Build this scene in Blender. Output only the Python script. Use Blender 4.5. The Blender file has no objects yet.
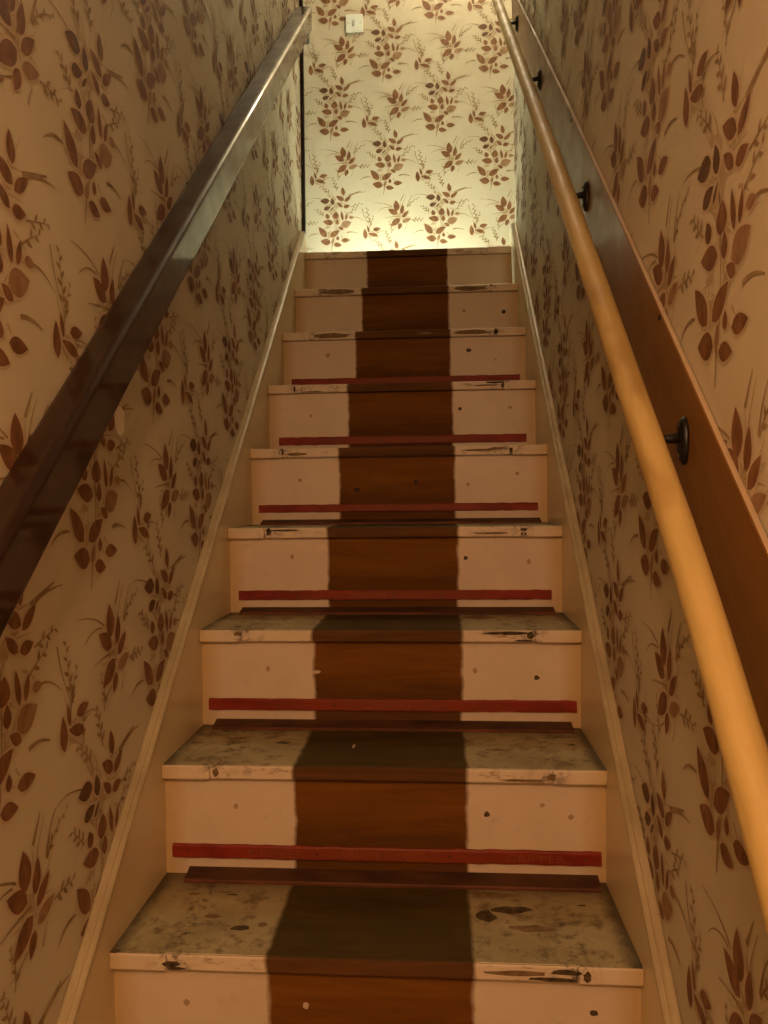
import bpy, bmesh, math, random
from mathutils import Vector, Matrix
random.seed(7)
SC = bpy.context.scene
COL = SC.collection

# ------------------------------------------------------------------ camera
cd = bpy.data.cameras.new('camera'); cam = bpy.data.objects.new('camera', cd); COL.objects.link(cam)
cd.sensor_fit = 'HORIZONTAL'; cd.sensor_width = 36.0; cd.lens = 36.0 * 770 / 768; cd.clip_start = 0.02
yaw, pitch, roll = 0.06852, -0.01672, -0.01062
fw = Vector((-math.sin(yaw) * math.cos(pitch), math.cos(yaw) * math.cos(pitch), math.sin(pitch)))
rt = Vector((math.cos(yaw), math.sin(yaw), 0)); up = rt.cross(fw)
r2 = rt * math.cos(roll) + up * math.sin(roll); u2 = up * math.cos(roll) - rt * math.sin(roll)
m = Matrix((r2, u2, -fw)).transposed().to_4x4(); m.translation = Vector((0.10539, -1.12878, 0.68683))
cam.matrix_world = m
SC.camera = cam

# ------------------------------------------------------------------ light and exposure
SC.view_settings.view_transform = 'Standard'; SC.view_settings.look = 'None'
SC.view_settings.exposure = 0.0; SC.view_settings.gamma = 1.0; SC.view_settings.use_curve_mapping = False
W = bpy.data.worlds.new('world'); SC.world = W; W.use_nodes = True
W.node_tree.nodes['Background'].inputs[0].default_value = (0.75, 0.85, 1.0, 1)
W.node_tree.nodes['Background'].inputs[1].default_value = 0.5

def area(name, loc, target, sx, sy, power, color):
    l = bpy.data.lights.new(name, 'AREA'); l.shape = 'RECTANGLE'; l.size = sx; l.size_y = sy
    l.energy = power; l.color = color
    o = bpy.data.objects.new(name, l); COL.objects.link(o); o.location = loc
    o.rotation_euler = (Vector(target) - Vector(loc)).to_track_quat('-Z', 'Y').to_euler()
    return o
# daylight entering by the landing window (left end of the landing)
wd = area('window_daylight', (-1.27, 2.30, 2.62), (-0.05, 2.37, 1.653), 0.35, 0.4, 27, (0.88, 1.0, 0.88))
wd.data.spread = math.radians(30)
LAND_LAMP = (27, (1.0, 0.84, 0.56))      # ceiling lamp over the landing
HALL_LAMP = (34, (1.0, 0.56, 0.29))      # lamp in the hall at the foot of the stairs

# ------------------------------------------------------------------ measures
G, R, OV = 0.2335, 0.20669, 0.02075        # going, rise, nosing overhang
S = R / G
HW = 0.40                                   # half width between the strings
WX = 0.42                                   # wallpapered walls
YE = 1.925                                  # walls end at the landing
YB = 2.75                                   # back wall of the landing
Y0 = -2.45
ZF = -4 * R
ZL = 8 * R
ZC = ZL + 2.35

# ------------------------------------------------------------------ materials
class NT:
    def __init__(s, name):
        s.m = bpy.data.materials.new(name); s.m.use_nodes = True
        s.t = s.m.node_tree; s.b = s.t.nodes['Principled BSDF']
    def n(s, typ, **kw):
        nd = s.t.nodes.new(typ)
        for k, v in kw.items(): setattr(nd, k, v)
        return nd
    def l(s, a, b): s.t.links.new(a, b)
    def pos(s): return s.n('ShaderNodeNewGeometry').outputs['Position']
    def scaled(s, vec, sc):
        v = s.n('ShaderNodeVectorMath', operation='MULTIPLY'); s.l(vec, v.inputs[0]); v.inputs[1].default_value = sc
        return v.outputs[0]
    def noise(s, vec, scale, detail=4, rough=.55, dist=0):
        n = s.n('ShaderNodeTexNoise'); s.l(vec, n.inputs['Vector'])
        n.inputs['Scale'].default_value = scale; n.inputs['Detail'].default_value = detail
        n.inputs['Roughness'].default_value = rough; n.inputs['Distortion'].default_value = dist
        return n.outputs['Fac']
    def ramp(s, fac, stops):
        r = s.n('ShaderNodeValToRGB'); s.l(fac, r.inputs[0]); e = r.color_ramp.elements
        while len(e) < len(stops): e.new(0.5)
        for i, (p, c) in enumerate(stops):
            e[i].position = p; e[i].color = (c, c, c, 1) if isinstance(c, (int, float)) else (*c, 1)
        return r.outputs['Color']
    def mix(s, fac, a, b, mode='MIX'):
        x = s.n('ShaderNodeMix', data_type='RGBA', blend_type=mode)
        for i, v in ((0, fac), (6, a), (7, b)):
            if isinstance(v, (int, float)): x.inputs[i].default_value = v
            elif isinstance(v, tuple): x.inputs[i].default_value = (*v, 1)
            else: s.l(v, x.inputs[i])
        return x.outputs[2]
    def math(s, op, a, b=None, c=None):
        x = s.n('ShaderNodeMath', operation=op)
        for i, v in enumerate((a, b, c)):
            if v is None: continue
            if isinstance(v, (int, float)): x.inputs[i].default_value = v
            else: s.l(v, x.inputs[i])
        return x.outputs[0]
    def bump(s, h, strength, dist=0.002):
        b = s.n('ShaderNodeBump'); s.l(h, b.inputs['Height'])
        b.inputs['Strength'].default_value = strength; b.inputs['Distance'].default_value = dist
        s.l(b.outputs[0], s.b.inputs['Normal'])
    def out(s, col, rough=.6, spec=.5, coat=0, coat_r=.1, metal=0):
        if isinstance(col, tuple): s.b.inputs['Base Color'].default_value = (*col, 1)
        else: s.l(col, s.b.inputs['Base Color'])
        if isinstance(rough, (int, float)): s.b.inputs['Roughness'].default_value = rough
        else: s.l(rough, s.b.inputs['Roughness'])
        s.b.inputs['Specular IOR Level'].default_value = spec
        s.b.inputs['Coat Weight'].default_value = coat; s.b.inputs['Coat Roughness'].default_value = coat_r
        s.b.inputs['Metallic'].default_value = metal
        return s.m

def mottled(name, a, b, scale=8, rough=.6, lo=.35, hi=.65, stretch=(1, 1, 1), bump=0, spec=.4, **kw):
    t = NT(name); p = t.scaled(t.pos(), stretch)
    f = t.noise(p, scale)
    c = t.mix(t.ramp(f, [(lo, 0), (hi, 1)]), a, b)
    if bump: t.bump(t.noise(p, scale * 3), bump)
    return t.out(c, rough, spec, **kw)

PAPER = mottled('wallpaper_ground', (.60, .535, .39), (.66, .59, .44), 5, .62, bump=.10, spec=.3)
LEAF = mottled('wallpaper_leaf_brown', (.155, .063, .024), (.27, .125, .052), 60, .6, stretch=(1, 1, .5))
LEAFD = mottled('wallpaper_leaf_dark', (.095, .045, .018), (.16, .075, .03), 60, .6)
LEAFP = mottled('wallpaper_leaf_pale', (.27, .145, .070), (.38, .23, .125), 50, .6)
HALO = mottled('wallpaper_leaf_halo', (.60, .475, .325), (.62, .51, .36), 30, .62)
SPRAY = mottled('wallpaper_spray', (.25, .155, .065), (.40, .285, .15), 40, .62)
TORN = mottled('torn_paper', (.93, .86, .74), (.88, .78, .64), 60, .8)

def wood(name, a, b, scale=6, rough=.5, axis=0, bump=.2, knots=False, streak=(.3, .7), **kw):
    t = NT(name); st = [9, 9, 9]; st[axis] = .6
    p = t.scaled(t.pos(), tuple(st))
    f = t.noise(p, scale * .35, 5, .6, .6)
    c = t.mix(t.ramp(f, [(streak[0], 0), (streak[1], 1)]), a, b)
    f2 = t.noise(t.pos(), 9, 3)
    c = t.mix(t.ramp(f2, [(.4, 0), (.7, .45)]), c, tuple(x * .62 for x in a))
    t.bump(f, bump, .001)
    return t.out(c, rough, **kw)

DARKRAIL = None
def slope_wood(name, a, b, rough, coat, coat_r, spec=.5, worn=None):
    # grain runs along the slope of the stairs
    t = NT(name)
    mp = t.n('ShaderNodeMapping'); t.l(t.pos(), mp.inputs[0]); mp.vector_type = 'POINT'
    mp.inputs['Rotation'].default_value = (-math.atan(S), 0, 0)
    p = t.scaled(mp.outputs[0], (14, .7, 14))
    f = t.noise(p, 3.0, 5, .6, .5)
    c = t.mix(t.ramp(f, [(.3, 0), (.72, 1)]), a, b)
    if worn:
        c = t.mix(t.ramp(t.noise(t.scaled(mp.outputs[0], (6, 1.4, 6)), 2.2, 4), [(.52, 0), (.68, .7)]), c, worn)
    t.bump(f, .12, .001)
    r = t.ramp(t.noise(t.pos(), 14, 4), [(.3, rough * .8), (.7, rough * 1.3)])
    return t.out(c, r, spec, coat=coat, coat_r=coat_r)
DARKRAIL = slope_wood('dark_varnished_wood', (.015, .0048, .002), (.038, .012, .0045), .42, .8, .07, .3)
PINE = slope_wood('varnished_pine', (.48, .335, .11), (.62, .46, .18), .52, .05, .4, worn=(.30, .155, .035))
BOARD = slope_wood('pine_board_varnished', (.17, .070, .010), (.25, .115, .020), .45, .2, .3, worn=(.20, .085, .02))
BOARDTOP = slope_wood('lit_board_edge', (.40, .29, .18), (.50, .38, .25), .6, 0, .3)  # board's upward edge as it looks lit, the light put into its colour
IRON = mottled('black_iron', (.006, .005, .005), (.016, .013, .012), 80, .38, spec=.4)
STRING = mottled('cream_gloss_paint', (.69, .56, .33), (.75, .63, .40), 4, .34, bump=.06, spec=.5)
BEAD = mottled('cream_bead_paint', (.42, .34, .20), (.52, .43, .27), 12, .33, bump=.05)
t = NT('red_gripper_paint'); f = t.noise(t.scaled(t.pos(), (.4, 1, 1)), 30, 5)
c = t.mix(t.ramp(f, [(.35, 0), (.65, 1)]), (.21, .020, .009), (.32, .036, .016))
sx_ = t.n('ShaderNodeSeparateXYZ'); t.l(t.n('ShaderNodeTexCoord').outputs['Object'], sx_.inputs[0])
wk = t.ramp(t.math('ADD', t.math('ABSOLUTE', sx_.outputs[0]), t.math('MULTIPLY', f, .25)), [(.22, .8), (.40, 0)])
RED = t.out(t.mix(wk, c, (.25, .055, .018)), .55, .3)
REDTEXT = mottled('faded_print', (.30, .085, .036), (.25, .055, .020), 40, .6, spec=.3)
REDWORN = mottled('worn_red_strip', (.085, .026, .010), (.17, .055, .022), 18, .6, stretch=(.4, 1, 1))
GRIME = mottled('dark_grime', (.03, .019, .008), (.13, .085, .04), 90, .75)
STRIPTOP = mottled('dark_brown_top', (.055, .020, .008), (.11, .045, .016), 30, .65, stretch=(.4, 1, 1))  # top of the tread strips, darker than their front lip
GRIMEF = mottled('brown_scuff', (.16, .095, .04), (.26, .17, .08), 60, .7)
FAINT = mottled('faint_filled_nail_hole', (.42, .28, .15), (.48, .33, .19), 60, .6)
CHIP = mottled('pale_paint_chip', (.60, .48, .34), (.66, .52, .38), 60, .6)
KNOT = mottled('wood_knot', (.02, .008, .003), (.05, .018, .006), 60, .6)
DARKTRIM = wood('dark_brown_trim', (.016, .007, .004), (.03, .013, .007), 6, .5, 2)
PLASTER = mottled('plaster', (.34, .27, .18), (.40, .32, .21), 3, .8)
CEIL = mottled('ceiling_paint', (.62, .56, .44), (.66, .60, .48), 3, .85)
CARPET = mottled('landing_carpet', (.58, .55, .46), (.66, .63, .54), 90, .95, bump=.4)
SWITCHW = mottled('switch_white', (.84, .88, .80), (.88, .92, .85), 3, .3)
SWITCHG = mottled('switch_grey', (.52, .56, .48), (.55, .58, .50), 3, .4)
GLASS = NT('window_glass'); GLASS.b.inputs['Transmission Weight'].default_value = 1
GLASS = GLASS.out((1, 1, 1), 0.02)
BULB = NT('lamp_glow'); BULB.b.inputs['Emission Color'].default_value = (1, .7, .4, 1); BULB.b.inputs['Emission Strength'].default_value = 1.5
BULB = BULB.out((.9, .8, .6), .5)

def step_material(name, kind):
    """painted timber with a bare wood strip where the runner lay; kind: riser, top, nose"""
    t = NT(name)
    tc = t.n('ShaderNodeTexCoord').outputs['Object']; P = t.pos()
    sp = t.n('ShaderNodeSeparateXYZ'); t.l(tc, sp.inputs[0]); x, y, z = sp.outputs
    ax = t.math('ABSOLUTE', t.math('ADD', x, .0015))
    rag = t.math('MULTIPLY', t.math('SUBTRACT', t.noise(P, 22, 5, .6), .5), .016)
    mask = t.ramp(t.math('ADD', t.math('SUBTRACT', t.math('ADD', ax, rag), .1565), .5), [(.498, 1), (.5025, 0)])
    grain = t.noise(t.scaled(P, (1.1, 14, 14)), 2.4, 6, .65, 1.1)
    blot = t.noise(P, 10, 5, .6)
    fine = t.noise(P, 55, 4, .7)
    if kind == 'riser':
        w = t.mix(t.ramp(grain, [(.3, 0), (.7, 1)]), (.15, .054, .006), (.24, .098, .013))
        dz = t.math('ADD', z, t.math('MULTIPLY', t.math('SUBTRACT', t.noise(t.scaled(P, (.5, 1, 1)), 16, 5), .5), .09))
        st = t.ramp(t.math('ADD', dz, .6), [(.45, 0), (.467, 0), (.505, 1)])   # walked-in dirt low on the riser
        w = t.mix(st, t.mix(.62, w, (.085, .034, .008)), w)
        p = t.mix(t.ramp(blot, [(.35, 0), (.7, 1)]), (.72, .59, .46), (.78, .65, .52))
        edge = t.ramp(t.math('ADD', ax, t.math('MULTIPLY', rag, .8)), [(.355, 0), (.392, .85)])
        p = t.mix(edge, p, (.60, .42, .19))
        p = t.mix(t.ramp(t.noise(P, 24, 6, .7), [(.60, 0), (.78, .35)]), p, (.40, .27, .14))
        rough = .42
    elif kind == 'nose':
        w = t.mix(t.ramp(grain, [(.3, 0), (.7, 1)]), (.085, .038, .012), (.16, .070, .022))
        p = t.mix(t.ramp(blot, [(.35, 0), (.7, 1)]), (.72, .60, .46), (.79, .66, .52))
        edge = t.ramp(ax, [(.36, 0), (.395, .7)])
        p = t.mix(edge, p, (.60, .43, .20))
        worn = t.ramp(t.noise(t.scaled(P, (.6, 1, 2)), 26, 6, .75), [(.55, 0), (.64, .75)])
        inn = t.ramp(ax, [(.298, 1), (.304, 0)])
        p = t.mix(t.mix(1, worn, inn, 'MULTIPLY'), p, (.30, .19, .09))
        rough = .45
    else:
        w = t.mix(t.ramp(grain, [(.3, 0), (.7, 1)]), (.056, .036, .009), (.096, .062, .015))
        w = t.mix(t.ramp(blot, [(.45, 0), (.7, .5)]), w, (.045, .03, .012))
        p = t.mix(t.ramp(blot, [(.3, 0), (.72, 1)]), (.29, .24, .12), (.50, .43, .25))
        p = t.mix(t.ramp(t.noise(P, 20, 8, .72), [(.50, 0), (.62, .85)]), p, (.14, .10, .042))
        p = t.mix(t.ramp(fine, [(.62, 0), (.72, .7)]), p, (.07, .045, .018))
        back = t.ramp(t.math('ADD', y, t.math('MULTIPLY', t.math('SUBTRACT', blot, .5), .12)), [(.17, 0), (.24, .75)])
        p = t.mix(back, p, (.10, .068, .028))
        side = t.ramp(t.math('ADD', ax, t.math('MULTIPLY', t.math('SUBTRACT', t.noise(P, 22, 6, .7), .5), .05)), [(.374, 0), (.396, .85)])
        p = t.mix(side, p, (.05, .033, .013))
        rough = .55
    # grime gathered at the old fixing notches
    nd = t.math('ABSOLUTE', t.math('SUBTRACT', t.math('ABSOLUTE', x), .300))
    gm = t.math('MULTIPLY', t.ramp(nd, [(.0, 1), (.045, 0)]), t.ramp(fine, [(.50, 0), (.62, 1)]))
    if kind != 'riser':
        p = t.mix(t.math('MULTIPLY', gm, .8), p, (.06, .038, .016))
    c = t.mix(mask, p, w)
    t.bump(t.noise(P, 30, 6, .7), .18, .002)
    rg = t.ramp(mask, [(0, rough), (1, .75)])
    sp_ = t.math('SUBTRACT', .42, t.math('MULTIPLY', mask, .28))
    m_ = t.out(c, rg, .4); t.l(sp_, t.b.inputs['Specular IOR Level'])
    return m_
RISER_M = step_material('riser_paint_and_bare_wood', 'riser')
NOSE_M = step_material('nosing_paint_and_bare_wood', 'nose')
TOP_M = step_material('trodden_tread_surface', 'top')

# ------------------------------------------------------------------ mesh helpers
def link(name, me, mats, parent=None, loc=None):
    o = bpy.data.objects.new(name, me); COL.objects.link(o)
    for mm in (mats if isinstance(mats, (list, tuple)) else [mats]): me.materials.append(mm)
    if parent: o.parent = parent
    if loc is not None: o.location = loc
    return o
def build(name, bm, mats, parent=None, loc=None, smooth=False):
    me = bpy.data.meshes.new(name); bm.normal_update(); bm.to_mesh(me); bm.free()
    if smooth:
        for p in me.polygons: p.use_smooth = True
    return link(name, me, mats, parent, loc)
def add_box(bm, x0, x1, y0, y1, z0, z1, bev=0, mi=0):
    r = bmesh.ops.create_cube(bm, size=1)
    vs = r['verts']
    for v in vs:
        v.co = Vector((x0 if v.co.x < 0 else x1, y0 if v.co.y < 0 else y1, z0 if v.co.z < 0 else z1))
    fs = list({f for v in vs for f in v.link_faces})
    for f in fs: f.material_index = mi
    if bev:
        es = list({e for v in vs for e in v.link_edges})
        rb = bmesh.ops.bevel(bm, geom=es, offset=bev, segments=3, profile=.6, affect='EDGES')
        for f in rb['faces']: f.material_index = mi
    return bm
def box(*a, **k): return add_box(bmesh.new(), *a, **k)
def add_tube(bm, pts, rad, n=16, cap=True, mi=0):
    rings = []
    for i, p in enumerate(pts):
        p = Vector(p); a = Vector(pts[max(i - 1, 0)]); b = Vector(pts[min(i + 1, len(pts) - 1)])
        d = (b - a).normalized(); s = d.cross(Vector((0, 0, 1)) if abs(d.z) < .95 else Vector((1, 0, 0))).normalized(); t = s.cross(d)
        rr = rad[i] if isinstance(rad, (list, tuple)) else rad
        rings.append([bm.verts.new(p + (s * math.cos(2 * math.pi * k / n) + t * math.sin(2 * math.pi * k / n)) * rr) for k in range(n)])
    for a, b in zip(rings, rings[1:]):
        for k in range(n):
            f = bm.faces.new((a[k], a[(k + 1) % n], b[(k + 1) % n], b[k])); f.smooth = True; f.material_index = mi
    if cap: bm.faces.new(rings[0][::-1]); bm.faces.new(rings[-1])
    return bm
def sweep(profiles, mi_fn=None):
    """profiles: list of closed sections (lists of 3-D points of equal length)"""
    bm = bmesh.new(); rings = [[bm.verts.new(p) for p in pr] for pr in profiles]
    n = len(rings[0])
    for a, b in zip(rings, rings[1:]):
        for k in range(n):
            f = bm.faces.new((a[k], a[(k + 1) % n], b[(k + 1) % n], b[k]))
            if mi_fn: f.material_index = mi_fn(k)
    bm.faces.new(rings[0][::-1]); bm.faces.new(rings[-1])
    bmesh.ops.recalc_face_normals(bm, faces=bm.faces)
    return bm
def rounded(x0, x1, z0, z1, radii, seg=5):
    """rounded rectangle, radii for corners (x0z0, x1z0, x1z1, x0z1)"""
    out = []
    for (cx, cz, a0), r in zip(((x0, z0, 180), (x1, z0, 270), (x1, z1, 0), (x0, z1, 90)), radii):
        ccx = cx + (r if cx == x0 else -r); ccz = cz + (r if cz == z0 else -r)
        for k in range(seg + 1):
            a = math.radians(a0 + 90 * k / seg); out.append((ccx + r * math.cos(a), ccz + r * math.sin(a)))
    return out
def blob(bm, cx, cy, rx, ry, place, mi, n=11, jag=.3):
    a0 = random.random() * 6.28
    vs = [bm.verts.new(place(cx + rx * math.cos(a0 + 2 * math.pi * k / n) * (1 - jag * random.random()),
                             cy + ry * math.sin(a0 + 2 * math.pi * k / n) * (1 - jag * random.random()))) for k in range(n)]
    f = bm.faces.new(vs); f.material_index = mi; return f
def tag(o, label, cat, group=None):
    o['label'] = label; o['category'] = cat
    if group: o['group'] = group
    return o
def struct(o): o['kind'] = 'structure'; return o
def empty(name, loc):
    o = bpy.data.objects.new(name, None); COL.objects.link(o); o.location = loc; o.empty_display_size = .05; return o

# ------------------------------------------------------------------ wallpaper print
SA = .000521
def leaf_poly(cx, cy, ln, wd, ang, n=7):
    a = math.radians(ang); ca, sa = math.cos(a), math.sin(a); pts = []
    up_ = []; lo_ = []
    for k in range(n + 1):
        s = k / n; w = math.sin(math.pi * s ** .82) ** .85 * (1 - .12 * s)
        if k in (0, n): w = 0
        up_.append(((s - .5) * ln, w * wd / 2)); lo_.append(((s - .5) * ln, -w * wd / 2))
    loop = up_ + lo_[1:-1][::-1]
    for u, v in loop: pts.append((cx + u * ca - v * sa, cy + u * sa + v * ca))
    return pts
def stroke(pts, w0, w1):
    L = []; Rr = []
    for i, p in enumerate(pts):
        a = pts[max(i - 1, 0)]; b = pts[min(i + 1, len(pts) - 1)]
        dx, dy = b[0] - a[0], b[1] - a[1]; l = math.hypot(dx, dy) or 1
        w = (w0 + (w1 - w0) * i / (len(pts) - 1)) / 2
        L.append((p[0] - dy / l * w, p[1] + dx / l * w)); Rr.append((p[0] + dy / l * w, p[1] - dx / l * w))
    return L + Rr[::-1]
def quad(p0, p1, p2, n=7):
    return [((1 - t) ** 2 * p0[0] + 2 * t * (1 - t) * p1[0] + t * t * p2[0],
             (1 - t) ** 2 * p0[1] + 2 * t * (1 - t) * p1[1] + t * t * p2[1]) for t in [k / n for k in range(n + 1)]]
def build_motif():
    """polygons (points, layer, material index) of one repeat cell: large bouquet, fan of leaves, small sprig"""
    P = []
    def conv(x, y, ox, oy, s, dx, dy): return ((x - ox) * s + dx, -(y - oy) * s + dy)
    def frond(p0, p1, p2, w, leaflets, size, mi, lay=2):
        size *= 1.4; c = quad(p0, p1, p2, 8); P.append((stroke(c, w * 1.7 + .0010, w * .6), lay, mi))
        for k in range(leaflets):
            t = (k + 1) / (leaflets + .5); i = min(int(t * 8), 7); fx = t * 8 - i
            x = c[i][0] + (c[i + 1][0] - c[i][0]) * fx; y = c[i][1] + (c[i + 1][1] - c[i][1]) * fx
            a = math.degrees(math.atan2(c[i + 1][1] - c[i][1], c[i + 1][0] - c[i][0])) + (48 if k % 2 else -48)
            sz = size * (1.1 - .5 * t)
            P.append((leaf_poly(x + math.cos(math.radians(a)) * sz * .5, y + math.sin(math.radians(a)) * sz * .5, sz, sz * .42, a, 4), lay, mi))
    def group(ls, ox, oy, s, dx, dy):
        for (x, y, ln, wd, ang, mi) in ls:
            X, Y = conv(x, y, ox, oy, s, dx, dy)
            P.append((leaf_poly(X, Y, ln * s * 1.16 + .005, wd * s * 1.1 + .0075, ang), 1, 4))
            P.append((leaf_poly(X, Y, ln * s * 1.12, wd * s * 1.06, ang), 3 + (mi == 3), mi))
    def fr(ox, oy, s, dx, dy, p0, p1, p2, w, nl, size, mi=5):
        frond(conv(*p0, ox, oy, s, dx, dy), conv(*p1, ox, oy, s, dx, dy), conv(*p2, ox, oy, s, dx, dy), w, nl, size, mi)
    A = (350, 400, SA, 0, 0)
    B, D, Pq = 1, 2, 3
    group([(258,215,80,54,180,D),(333,222,62,40,100,D),(282,284,64,40,20,D),(328,292,48,15,50,D),(437,128,72,38,100,B),
           (408,193,78,42,150,B),(483,200,76,34,40,B),(402,255,64,32,140,B),(470,272,58,36,10,B),(283,362,48,40,110,B),
           (363,357,66,62,80,B),(425,362,82,26,100,B),(467,370,62,24,75,B),(288,420,92,54,170,B),(378,418,54,36,90,B),
           (465,443,92,70,20,Pq),(412,480,52,32,150,B),(235,513,112,58,128,B),(352,530,102,54,33,B),(262,607,88,62,170,B),
           (333,600,56,26,75,Pq),(380,575,38,28,90,B),(458,598,76,42,0,B),(380,640,70,42,-10,B),(515,380,44,30,0,Pq)], *A)
    for a in (((500,175),(560,140),(655,140),.003,0,.0),((490,172),(545,150),(610,128),.0045,0,0),((505,280),(560,262),(622,250),.0012,5,.011),
              ((480,345),(530,310),(575,290),.0012,4,.012),((530,380),(575,370),(640,420),.002,0,0),((300,150),(275,110),(215,70),.0016,6,.013),
              ((375,120),(365,60),(335,-5),.0014,7,.013),((245,360),(220,330),(170,290),.0016,6,.013),((190,530),(130,515),(88,560),.0018,0,0),
              ((470,525),(520,510),(575,535),.0035,0,0),((330,600),(325,660),(318,705),.003,0,0),((350,300),(365,400),(345,600),.002,0,0),
              ((620,300),(640,400),(700,470),.0014,0,0),((240,200),(150,170),(100,190),.0012,0,0)):
        fr(*A, *a)
    bx = (345.8 - 386.5) * .005 + 0.0; by = -(158.9 - 161.7) * .005
    Bm = (330, 370, .00039, bx, by)
    group([(292,250,125,78,97,B),(365,300,108,52,80,B),(245,325,125,72,150,B),(405,362,108,50,45,B),(275,463,138,76,218,B),
           (420,440,110,55,20,Pq),(332,515,80,50,250,B)], *Bm)
    for a in (((240,265),(150,205),(0,205),.0016,0,0),((220,270),(120,250),(60,315),.0014,0,0),((345,190),(365,150),(395,98),.003,0,0),
              ((430,270),(450,180),(500,125),.0022,0,0),((435,275),(480,190),(595,155),.0016,6,.009),((480,440),(550,430),(630,440),.0012,6,.013),
              ((330,385),(230,385),(140,405),.002,0,0),((300,520),(240,560),(190,560),.001,0,0),((610,580),(550,575),(500,622),.0016,0,0),
              ((400,560),(410,520),(430,490),.001,0,0),((340,360),(350,250),(420,120),.0016,0,0)):
        fr(*Bm, *a)
    cx = 34.6 * .005; cy = -13 * .005
    Cm = (435, 250, .00078, cx, cy)
    group([(412,262,60,28,95,B),(432,232,42,14,105,B),(487,235,46,24,10,B),(462,268,58,24,165,B)], *Cm)
    for a in (((450,215),(430,160),(425,95),.0014,8,.013),((440,230),(445,180),(470,150),.0012,4,.011),((480,250),(530,240),(560,260),.001,0,0)):
        fr(*Cm, *a)
    # soft tan blades and leaves showing between and behind the brown ones
    rnd = random.Random(5)
    def blade(x, y, ang, ln, w, bend):
        a = math.radians(ang); q = math.radians(ang + bend)
        c = quad((x, y), (x + math.cos(a) * ln * .5, y + math.sin(a) * ln * .5), (x + math.cos(a) * ln * .5 + math.cos(q) * ln * .5, y + math.sin(a) * ln * .5 + math.sin(q) * ln * .5), 6)
        P.append((stroke(c, w, w * .15), .3, 8))
    for (ox, oy, R0, cnt) in ((0, .02, .055, 26), (0, -.07, .045, 18), (.01, .09, .045, 14), (bx, by, .030, 18), (cx, cy, .02, 8)):
        for _ in range(cnt):
            a = rnd.uniform(0, 360); rr = R0 * rnd.uniform(.1, 1)
            blade(ox + rr * math.cos(math.radians(a)), oy + rr * math.sin(math.radians(a)), a + rnd.uniform(-35, 35), rnd.uniform(.025, .06), rnd.uniform(.0025, .006), rnd.uniform(-50, 50))
            if rnd.random() < .5:
                P.append((leaf_poly(ox + rr * math.cos(math.radians(a)) * 1.1, oy + rr * math.sin(math.radians(a)) * 1.2, rnd.uniform(.018, .036), rnd.uniform(.010, .018), a + rnd.uniform(-40, 40)), .4, 8))
    # loose sprigs filling the ground between the bouquets
    for (px, py, q) in ((-.05, .20, 1), (.02, .23, -1)):
        frond((px, py - .03), (px - .01 * q, py), (px + .012 * q, py + .03), .0012, 5, .010, 5)
    P.sort(key=lambda q: q[1])
    return [(p, i * .035, m_) for i, (p, l, m_) in enumerate(P)]
MOTIF = build_motif()
PH, PV = .532, .552
def print_paper(bm, place, u0, u1, v0, v1, pu, pv):
    """place(u, v, layer) -> 3-D point; motif origins at (pu, pv) + lattice"""
    j0, j1 = int((v0 - pv) / (PV / 2)) - 2, int((v1 - pv) / (PV / 2)) + 2
    for j in range(j0, j1 + 1):
        off = pu + (PH / 2 if j % 2 else 0)
        i0, i1 = int((u0 - off) / PH) - 2, int((u1 - off) / PH) + 2
        for i in range(i0, i1 + 1):
            cu, cv = off + i * PH, pv + j * PV / 2
            for pts, lay, mi in MOTIF:
                q = [(cu + a, cv + b) for a, b in pts]
                us = [a for a, b in q]; vv = [b for a, b in q]
                if max(us) < u0 or min(us) > u1 or max(vv) < v0 or min(vv) > v1: continue
                if min(us) < u0 or max(us) > u1 or min(vv) < v0 or max(vv) > v1:
                    q = [(min(max(a, u0), u1), min(max(b, v0), v1)) for a, b in q]
                f = bm.faces.new([bm.verts.new(place(a, b, lay)) for a, b in q]); f.material_index = mi
TINT = mottled('wallpaper_soft_foliage', (.42, .31, .18), (.52, .41, .26), 50, .62)
PMATS = [PAPER, LEAF, LEAFD, LEAFP, HALO, SPRAY, TORN, GRIME, TINT]
LZ = .00012

# ------------------------------------------------------------------ room shell
T = .10
bm = box(-WX - T, -WX, Y0, YE, ZF, ZC)
print_paper(bm, lambda u, v, l: (-WX + .0002 + l * LZ, u, v), -1.6, YE, -.35, ZC, .022, .712)
blob(bm, .120, .824, .026, .030, lambda a, b: (-WX + .0018, a, b), 6, 9, .4)
blob(bm, 1.45, 2.045, .020, .040, lambda a, b: (-WX + .0018, a, b), 7, 9, .5)
struct(build('wall_left', bm, PMATS))
bm = box(WX, WX + T, Y0, YE, ZF, ZC)
print_paper(bm, lambda u, v, l: (WX - .0002 - l * LZ, -u, v), -YE, 1.6, -.35, ZC, .252, .968)
struct(build('wall_right', bm, PMATS))
LX = 1.32
bm = box(-LX - T, LX + T, YB, YB + T, ZL - .3, ZC)
print_paper(bm, lambda u, v, l: (u, YB - .0002 - l * LZ, v), -LX, LX, ZL, ZC, .1365, 2.647)
struct(build('wall_back', bm, PMATS))
struct(build('wall_front', box(-WX - T, WX + T, Y0 - T, Y0, ZF, ZC), PLASTER))
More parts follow.
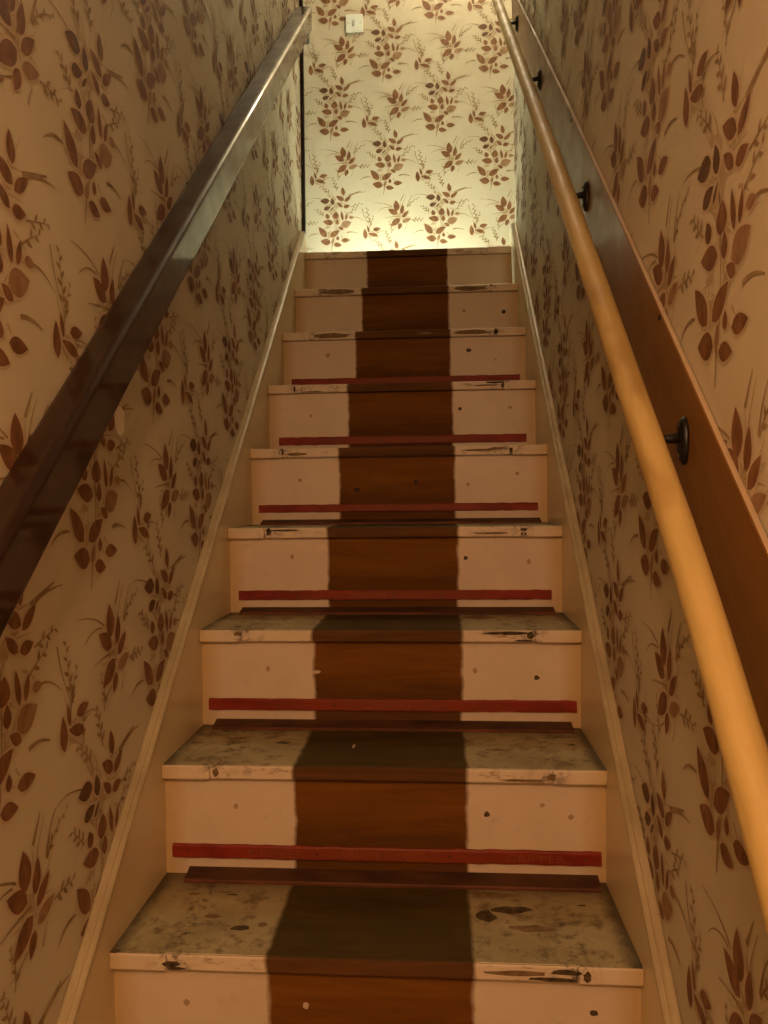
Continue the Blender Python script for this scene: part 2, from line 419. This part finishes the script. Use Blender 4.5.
# walls at the two ends of the landing and its returns beside the stairwell
struct(build('wall_landing_right', box(LX, LX + T, YE, YB, ZL - .3, ZC), PLASTER))
wl = bmesh.new()
wy0, wy1, wz0, wz1 = 1.97, 2.63, 1.97, 2.93
add_box(wl, -LX - T, -LX, YE, wy0, ZL - .3, ZC); add_box(wl, -LX - T, -LX, wy1, YB, ZL - .3, ZC)
add_box(wl, -LX - T, -LX, wy0, wy1, ZL - .3, wz0); add_box(wl, -LX - T, -LX, wy0, wy1, wz1, ZC)
struct(build('wall_landing_left', wl, PLASTER))
wf = bmesh.new()
for a in ((wy0, wy1, wz0, wz0 + .04), (wy0, wy1, wz1 - .04, wz1), (wy0, wy0 + .04, wz0, wz1), (wy1 - .04, wy1, wz0, wz1), (2.285, 2.315, wz0, wz1)):
    add_box(wf, -LX - .07, -LX - .03, a[0], a[1], a[2], a[3], .003)
win = struct(build('window_1', wf, SWITCHW))
build('window_pane', box(-LX - .053, -LX - .047, wy0 + .03, wy1 - .03, wz0 + .03, wz1 - .03), GLASS, win)
struct(build('wall_landing_return_left', box(-LX - T, -WX - T, YE - T, YE, ZL - .3, ZC), PLASTER))
struct(build('wall_landing_return_right', box(WX + T, LX + T, YE - T, YE, ZL - .3, ZC), PLASTER))
struct(build('ceiling', box(-LX - T, LX + T, Y0 - T, YB + T, ZC, ZC + .08), CEIL))
struct(build('ceiling_hall', box(-WX, WX, Y0, -1.0, 1.50, 1.60), CEIL))
struct(build('wall_hall_header', box(-WX, WX, -1.10, -1.0, 1.60, ZC), PLASTER))
struct(build('floor', box(-WX - T, WX + T, Y0 - T, YE, ZF - .08, ZF), CARPET))
struct(build('floor_landing', box(-LX - T, LX + T, 8 * G + .13, YB + T, ZL - .12, ZL), CARPET))
struct(build('trim_1', box(-WX - T - .01, -WX + .014, YE, YE + .018, ZL, ZC, .002), DARKTRIM))
struct(build('baseboard_back', box(-LX, LX, YB - .016, YB, ZL, ZL + .09, .004), BEAD))

# ------------------------------------------------------------------ staircase
stairs = tag(empty('staircase', (0, 0, ZF)),
             'cream painted wooden staircase with a bare brown strip down its middle', 'staircase')
def rel(x, y, z): return (x, y, z - ZF)
RM = {0: [(.331,-.08,.008,.006,1),(-.286,-.085,.006,.007,2),(-.101,-.084,.006,.006,3)],
      1: [(.19,-.088,.0065,.0065,1),(.288,-.07,.006,.005,2),(.339,-.09,.006,.006,2),(-.268,-.081,.005,.007,2)],
      2: [(.31,-.102,.007,.006,1),(.182,-.088,.006,.007,2),(-.257,-.086,.006,.007,2),(-.152,-.092,.010,.005,3)],
      3: [(.173,-.076,.006,.007,1),(.323,-.086,.005,.009,2),(-.247,-.071,.006,.007,2)],
      4: [(.19,-.102,.006,.006,2),(.321,-.075,.006,.006,2),(-.267,-.086,.007,.006,2),(.05,-.095,.007,.008,4),(-.111,-.114,.011,.007,4)],
      5: [(.177,-.079,.007,.007,1),(.326,-.078,.006,.006,2),(-.272,-.092,.006,.006,2)],
      6: [(.215,-.067,.010,.008,1),(-.252,-.074,.008,.009,2),(.30,-.10,.004,.004,2)],
      7: [(.209,-.089,.007,.008,2),(.35,-.096,.009,.009,1)]}
NM = {7: [(-.24,-.013,.082,.0105,2),(.225,-.014,.075,.010,2),(.305,-.006,.006,.004,1),(-.30,-.004,.02,.003,1)],
      6: [(-.235,-.013,.078,.0105,2),(.23,-.013,.07,.009,2),(.303,-.013,.009,.012,1),(.07,-.013,.04,.006,2)],
      5: [(-.318,-.013,.004,.011,1),(-.26,-.022,.045,.002,1),(.28,-.005,.040,.004,1),(.25,-.013,.05,.003,2),(.303,-.014,.005,.010,1)],
      4: [(-.312,-.010,.008,.010,1),(-.27,-.016,.04,.005,2),(.22,-.012,.06,.004,2),(.303,-.013,.006,.010,1),(.27,-.008,.03,.004,2)],
      3: [(-.300,-.010,.008,.012,1),(-.26,-.006,.05,.003,1),(.310,-.008,.010,.005,1),(.309,-.019,.009,.005,1),(.23,-.016,.06,.003,2)],
      2: [(.245,-.006,.055,.0045,1),(.295,-.010,.010,.010,1),(-.317,-.008,.010,.006,2),(.28,-.021,.02,.003,1)],
      1: [(.303,-.012,.010,.008,2),(-.30,-.012,.007,.010,2),(.25,-.019,.05,.003,2)],
      0: [(-.303,-.015,.016,.006,1),(-.296,-.021,.018,.003,1),(.29,-.009,.033,.005,1),(.27,-.020,.050,.0035,1),(.318,-.014,.008,.010,1),(.22,-.012,.06,.005,2)]}
TM = {0: [(-.217,.078,.020,.010,1),(-.27,.109,.022,.007,5),(-.27,.189,.020,.004,5),(-.255,.180,.016,.003,1),(-.182,.089,.010,.008,5),
          (-.323,.18,.012,.006,5),(.224,.154,.040,.016,1),(.181,.131,.020,.022,1),(.342,.173,.010,.004,1),(-.392,.006,.010,.008,1),
          (.20,.20,.05,.012,5),(.25,.10,.05,.012,5)],
      1: [(-.202,.135,.018,.009,1),(-.338,.21,.012,.006,1),(.221,.108,.030,.010,5),(.355,.190,.034,.004,1),
          (.362,.143,.010,.006,1),(-.30,.16,.03,.008,5),(-.06,.12,.003,.016,3)],
      2: [(.34,.205,.014,.008,1),(.199,.175,.050,.030,5),(-.326,.041,.012,.010,1)],
      3: [(.34,.12,.014,.008,1),(-.30,.10,.03,.03,1),(.25,.13,.05,.03,5)]}
for i in range(-3, 9):
    z, y = i * R, i * G
    # riser
    bm = box(-HW, HW, 0, .016, -R + (0 if i > -3 else 0), -.025, mi=0)
    for (a, b, rx, ry, mi) in RM.get(i, []):
        blob(bm, a, b, rx, ry, lambda p, q: (p, -.0004, q), {1: 1, 2: 2, 3: 3, 4: 4}[mi], 10, .35)
    build('riser', bm, [RISER_M, GRIME, FAINT, CHIP, KNOT], stairs, rel(0, y + OV, z))
    # tread: worn middle board between two thickly painted ends
    bm = bmesh.new()
    depth = G + OV + (.001 if i < 8 else -.13)
    if i == 8: depth = .13
    add_box(bm, -HW, HW, .006, depth, -.024, 0, .0015)
    add_box(bm, -.311, .305, .002, .014, -.025, -.0006, .0045)
    add_box(bm, -HW, -.311, 0, .014, -.026, .0003, .0045)
    add_box(bm, .305, HW, 0, .014, -.026, .0003, .0045)
    bm.normal_update()
    for f in bm.faces: f.material_index = 1 if f.normal.z > .8 else 0
    for (a, b, rx, ry, mi) in NM.get(i, []):
        blob(bm, a, b, rx, ry, lambda p, q: (p, (.0016 if -.311 < p < .305 else -.0004), q), {1: 2, 2: 3}[mi], 12, .4)
    for (a, b, rx, ry, mi) in TM.get(i, []):
        blob(bm, a, b, rx, ry, lambda p, q: (p, q, .0005), {1: 2, 5: 3, 3: 4}[mi], 12, .45)
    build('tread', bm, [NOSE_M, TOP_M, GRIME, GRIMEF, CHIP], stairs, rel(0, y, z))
# strings with a bead moulding along the wallpaper
ys, ye = -3 * G - .03, YE
for sx in (-1, 1):
    xa, xb = sx * HW, sx * (WX - .0012)
    top = .076 if sx < 0 else .084
    def sec(y, x): return None
    zend = ZL + .075
    bm = bmesh.new()
    pts = [(ys, ZF), (ys, max(S * ys + top, ZF + .05))]
    ytop = (zend - top) / S
    pts += [(min(ytop, ye), min(S * ye + top, zend)), (ye, zend), (ye, ZL - .25), (ye - .1, ZL - .35)]
    lowy = ye - .1
    pts += [(ys + (-.30 - 0) * 0 + .35, ZF)]
    va = [bm.verts.new((xa, p, q)) for p, q in pts]; vb = [bm.verts.new((xb, p, q)) for p, q in pts]
    bm.faces.new(va); bm.faces.new(vb[::-1])
    n = len(pts)
    for k in range(n): bm.faces.new((va[k], va[(k + 1) % n], vb[(k + 1) % n], vb[k]))
    bmesh.ops.recalc_face_normals(bm, faces=bm.faces)
    st = build('string', bm, STRING, stairs, (0, 0, -ZF))
    # bead: half-round with a fillet, laid on the string's upper edge
    prof = [(HW - .0003, -.003), (HW - .0025, -.001), (HW - .0025, .003), (HW - .0005, .006), (HW + .005, .009), (HW + .007, .007),
            (HW + .010, .010), (HW + .015, .011), (WX - .0012, .010), (WX - .0012, -.003)]
    P3 = []
    yy = [ys + (min(ytop, ye) - ys) * k / 40 for k in range(41)]
    wob = [.0012 * math.sin(k * 1.7 + sx) for k in range(41)]
    for y, w in zip(yy, wob): P3.append([(sx * (x), y, max(S * y, ZF - top + .05) + top + h + w) for x, h in prof])
    if ytop < ye: P3.append([(sx * x, ye + .003, zend + h) for x, h in prof])
    build('bead', sweep(P3), BEAD, st, None)

# ------------------------------------------------------------------ gripper strips
def text_mesh(s, size):
    c = bpy.data.curves.new('lettering', 'FONT'); c.body = s; c.size = size; c.extrude = .0001; c.align_x = 'LEFT'
    o = bpy.data.objects.new('lettering', c); COL.objects.link(o)
    dg = bpy.context.evaluated_depsgraph_get(); me = bpy.data.meshes.new_from_object(o.evaluated_get(dg))
    bpy.data.objects.remove(o); return me
ORD = {1: 'second', 2: 'third', 3: 'fourth', 4: 'fifth', 5: 'sixth', 6: 'seventh'}
RL = {1: 'brightest red gripper strip with faded print, nailed across the second riser from the bottom',
      2: 'red gripper strip with a worn middle, nailed across the third riser from the bottom',
      3: 'dark red gripper strip nailed low across the fourth riser from the bottom',
      4: 'dark red gripper strip nailed low across the fifth riser from the bottom',
      5: 'dull red gripper strip nailed low across the sixth riser from the bottom',
      6: 'thinnest looking, topmost dull red gripper strip, across the seventh riser from the bottom'}
RX = {1: (-.386, .391, .031, .0555), 2: (-.385, .391, .033, .0575), 3: (-.378, .375, .031, .054), 4: (-.380, .375, .033, .054),
      5: (-.370, .373, .026, .050), 6: (-.373, .380, .036, .056)}
for i in range(1, 7):
    x0, x1, a, b = RX[i]; y = i * G + OV
    root = tag(empty('gripper_strip', (0, y, (i - 1) * R + a)), RL[i], 'carpet gripper', 'red gripper strips on the risers')
    h = b - a; n = 40
    P3 = []
    for k in range(n + 1):
        x = x0 + (x1 - x0) * k / n; j = .0006 * math.sin(k * 2.1 + i) + random.uniform(-.0005, .0005)
        P3.append([(x, 0, j), (x, -.0065, j + .001), (x, -.007, j + .003), (x, -.007, h + j - .003), (x, -.005, h + j), (x, 0, h + j)])
    build('strip', sweep(P3), RED, root)
    for k in range(7):
        bm = bmesh.new()
        x = x0 + .03 + (x1 - x0 - .06) * k / 6
        bmesh.ops.create_cone(bm, cap_ends=True, segments=10, radius1=.0022, radius2=.0016, depth=.0016,
                              matrix=Matrix.Translation((x, -.0075, h * .5)) @ Matrix.Rotation(math.pi / 2, 4, 'X'))
        build('nail', bm, GRIME, root)
    words = {1: [(-.245, 'GRIPPER'), (-.085, 'GRIPPERROD'), (.222, 'GRIPPER')], 2: [(-.055, 'GRIPPERRODS')], 3: [(-.10, 'GRIPPER')]}.get(i, [])
    for (tx, s) in words:
        me = text_mesh(s, .0195); o = link('lettering', me, REDTEXT, root)
        o.location = (tx, -.0072, h * .5 - .0070); o.rotation_euler = (math.pi / 2, 0, 0); o.scale = (1.45 if i != 2 else 1.3, 1, 1)
TL = {0: 'brown-red gripper strip lying at the back of the lowest tread', 1: 'brown-red gripper strip lying at the back of the second tread from the bottom',
      2: 'brown-red gripper strip lying at the back of the third tread from the bottom', 3: 'thin dark gripper strip glimpsed at the back of the fourth tread from the bottom'}
for i in range(0, 4):
    x0, x1 = (-.356, .385) if i == 0 else (-.37, .38)
    P3 = []
    for k in range(41):
        x = x0 + (x1 - x0) * k / 40; j = random.uniform(-.0006, .0006)
        P3.append([(x, -.0005, 0), (x, -.036 + j, 0), (x, -.036 + j, .005), (x, -.034 + j, .0072), (x, -.014, .0105), (x, -.0005, .0145)])
    root = build('gripper_strip', sweep(P3, lambda k: 1 if k in (3, 4) else 0), [REDWORN, STRIPTOP], None, (0, (i + 1) * G + OV, i * R - .0012))
    tag(root, TL[i], 'carpet gripper', 'gripper strips on the treads')

# ------------------------------------------------------------------ left handrail
y0, y1 = -1.0, 1.83
P3 = []
n = 60
ylist = [y0 + (y1 - y0) * k / n for k in range(n + 1)]
def rail_sec(y, shrink=0):
    bot = .828 + .017 * y; tp = .926 + .018 * y; xi = -.368 + .007 * max(y, 0)
    pr = rounded(-.4195, xi, bot, tp, (.006, .010, .014, .010))
    cx, cz = (-.394, (bot + tp) / 2)
    return [(cx + (x - cx) * (1 - shrink), y, S * y + cz + (z - cz) * (1 - shrink)) for x, z in pr]
for y in ylist: P3.append(rail_sec(y))
for dy, s in ((.012, .05), (.022, .16), (.027, .34)): P3.append(rail_sec(y1 + dy, s))
bm = sweep(P3, lambda k: 0 if k % 6 == 5 else 1)
for f in bm.faces: f.smooth = f.material_index == 1; f.material_index = 0
lr = build('handrail', bm, DARKRAIL)
lr.data.update()
tag(lr, 'dark varnished thick wooden handrail fixed flat to the left wall', 'handrail')
# small dark fixing under its top end
bm = bmesh.new(); add_box(bm, -.415, -.362, 1.79, 1.82, S * 1.79 + .842, S * 1.79 + .885, .006)
build('fixing_block', bm, DARKTRIM, lr)

# ------------------------------------------------------------------ right board and pine rail
ylist = [-1.0 + (YE - .03 + 1.0) * k / 50 for k in range(51)]
P3 = []
for y in ylist:
    tp = .978 + .012 * math.sin((y + .4) * 1.6); bot = tp - .180
    pr = rounded(.4115, WX - .0012, bot, tp, (.003, .002, .001, .004), 2)
    P3.append([(x, y, S * y + z) for x, z in pr])
bm = sweep(P3)
bm.normal_update()
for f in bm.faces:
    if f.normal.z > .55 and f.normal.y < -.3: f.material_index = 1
board = build('backing_board', bm, [BOARD, BOARDTOP])
tag(board, 'flat varnished pine board screwed along the right wall behind the rail', 'board')
for y in (-.05, .62, 1.32):
    z = S * y + .975; bm = bmesh.new()
    bmesh.ops.create_cone(bm, cap_ends=True, segments=14, radius1=.0045, radius2=.004, depth=.002,
                          matrix=Matrix.Translation((.411, y, z)) @ Matrix.Rotation(math.pi / 2, 4, 'Y'))
    build('screw_head', bm, IRON, board)

RXC, RA, RR_ = .354, .936, .0178
pts = []; rad = []
for k in range(61):
    y = -1.0 + 2.93 * k / 60
    sag = min(.09, .6 * max(0, -.30 - y) ** 2)
    pts.append((RXC + .0015 * math.sin(y * 3), y, S * y + RA - sag + .003 * math.sin(y * 2.2))); rad.append(RR_ * (1 + .02 * math.sin(y * 5)))
bm = add_tube(bmesh.new(), pts, rad, 28)
rail = build('handrail', bm, PINE)
tag(rail, 'round varnished pine handrail on black iron brackets along the right wall', 'handrail')
def bracket(y, label):
    zc = S * y + .893
    root = tag(empty('rail_bracket', (.4115, y, zc)), label, 'bracket', 'black brackets under the pine rail')
    # domed oval back plate
    bm = bmesh.new(); rings = []
    for (s, d) in ((1, 0), (1, .003), (.86, .0065), (.55, .009), (.25, .0098)):
        rings.append([bm.verts.new((-d, .0155 * s * math.cos(2 * math.pi * k / 24), .030 * s * math.sin(2 * math.pi * k / 24))) for k in range(24)])
    for a, b in zip(rings, rings[1:]):
        for k in range(24): f = bm.faces.new((a[k], a[(k + 1) % 24], b[(k + 1) % 24], b[k])); f.smooth = True
    bm.faces.new(rings[0]); bm.faces.new(rings[-1])
    bmesh.ops.recalc_face_normals(bm, faces=bm.faces)
    build('back_plate', bm, IRON, root)
    zr = RA - .893 - RR_ / math.cos(math.atan(S)) + .004
    pts = [(-.004, 0, .004), (-.020, 0, .002), (-.034, 0, .003), (-.044, 0, .008), (-.0555, 0, zr * .7), (-.0575, 0, zr + .004)]
    build('arm', add_tube(bmesh.new(), pts, [.0075, .0055, .0048, .0048, .0048, .005], 12), IRON, root)
    # saddle under the rail, lying along it
    bm = bmesh.new(); dy = .026
    P = []
    for t in (-1, -.6, 0, .6, 1):
        w = .010 * (1 - .35 * abs(t))
        P.append([(-.0575 - w, t * dy, t * dy * S + zr), (-.0575 + w, t * dy, t * dy * S + zr),
                  (-.0575 + w, t * dy, t * dy * S + zr + .0035), (-.0575 - w, t * dy, t * dy * S + zr + .0035)])
    build('saddle', sweep(P), IRON, root)
    for dz in (-.018, .018):
        bm = bmesh.new()
        bmesh.ops.create_uvsphere(bm, u_segments=10, v_segments=6, radius=.0032, matrix=Matrix.Translation((-.0075, 0, dz)))
        build('screw', bm, GRIME, root)
bracket(-.156, 'black iron rail bracket nearest the camera, its oval plate facing us')
bracket(.446, 'second black iron rail bracket up from the bottom of the right wall')
bracket(1.110, 'third black iron rail bracket up, small and high on the right')
bracket(1.685, 'topmost black iron rail bracket, by the bright top end of the rail')

# ------------------------------------------------------------------ light switch on the landing wall
sw = tag(empty('light_switch', (-.283, YB - .001, 3.067)), 'white square light switch plate on the bright floral landing wall', 'switch')
build('plate', box(-.043, .043, -.009, 0, -.043, .043, .003), SWITCHW, sw)
build('rocker', box(-.008, .004, -.014, -.008, -.014, .014, .002), SWITCHG, sw)
for x in (-.030, .030):
    bm = bmesh.new(); bmesh.ops.create_cone(bm, cap_ends=True, segments=12, radius1=.0035, radius2=.003, depth=.002,
                                            matrix=Matrix.Translation((x, -.0095, 0)) @ Matrix.Rotation(math.pi / 2, 4, 'X'))
    build('screw', bm, SWITCHG, sw)

# ------------------------------------------------------------------ lamps (out of view, they light the place)
def ceiling_lamp(loc, power, color, label, rad):
    root = tag(empty('ceiling_lamp', loc), label, 'lamp')
    build('rose', add_tube(bmesh.new(), [(0, 0, -.03), (0, 0, 0)], [.03, .045], 20), SWITCHW, root)
    bm = bmesh.new(); bmesh.ops.create_uvsphere(bm, u_segments=20, v_segments=12, radius=rad * .55, matrix=Matrix.Translation((0, 0, -.06 - rad * .55)))
    build('globe', bm, BULB, root, smooth=True)
    l = bpy.data.lights.new('lamp_light', 'POINT'); l.energy = power; l.color = color; l.shadow_soft_size = rad
    o = bpy.data.objects.new('lamp_light', l); COL.objects.link(o); o.parent = root; o.location = (0, 0, -.10 - rad * 2.2)
ceiling_lamp((.25, 2.30, ZC), *LAND_LAMP, 'round ceiling lamp above the landing', .07)
ceiling_lamp((-.02, -1.58, 1.50), *HALL_LAMP, 'round ceiling lamp in the hall below the stairs', .07)
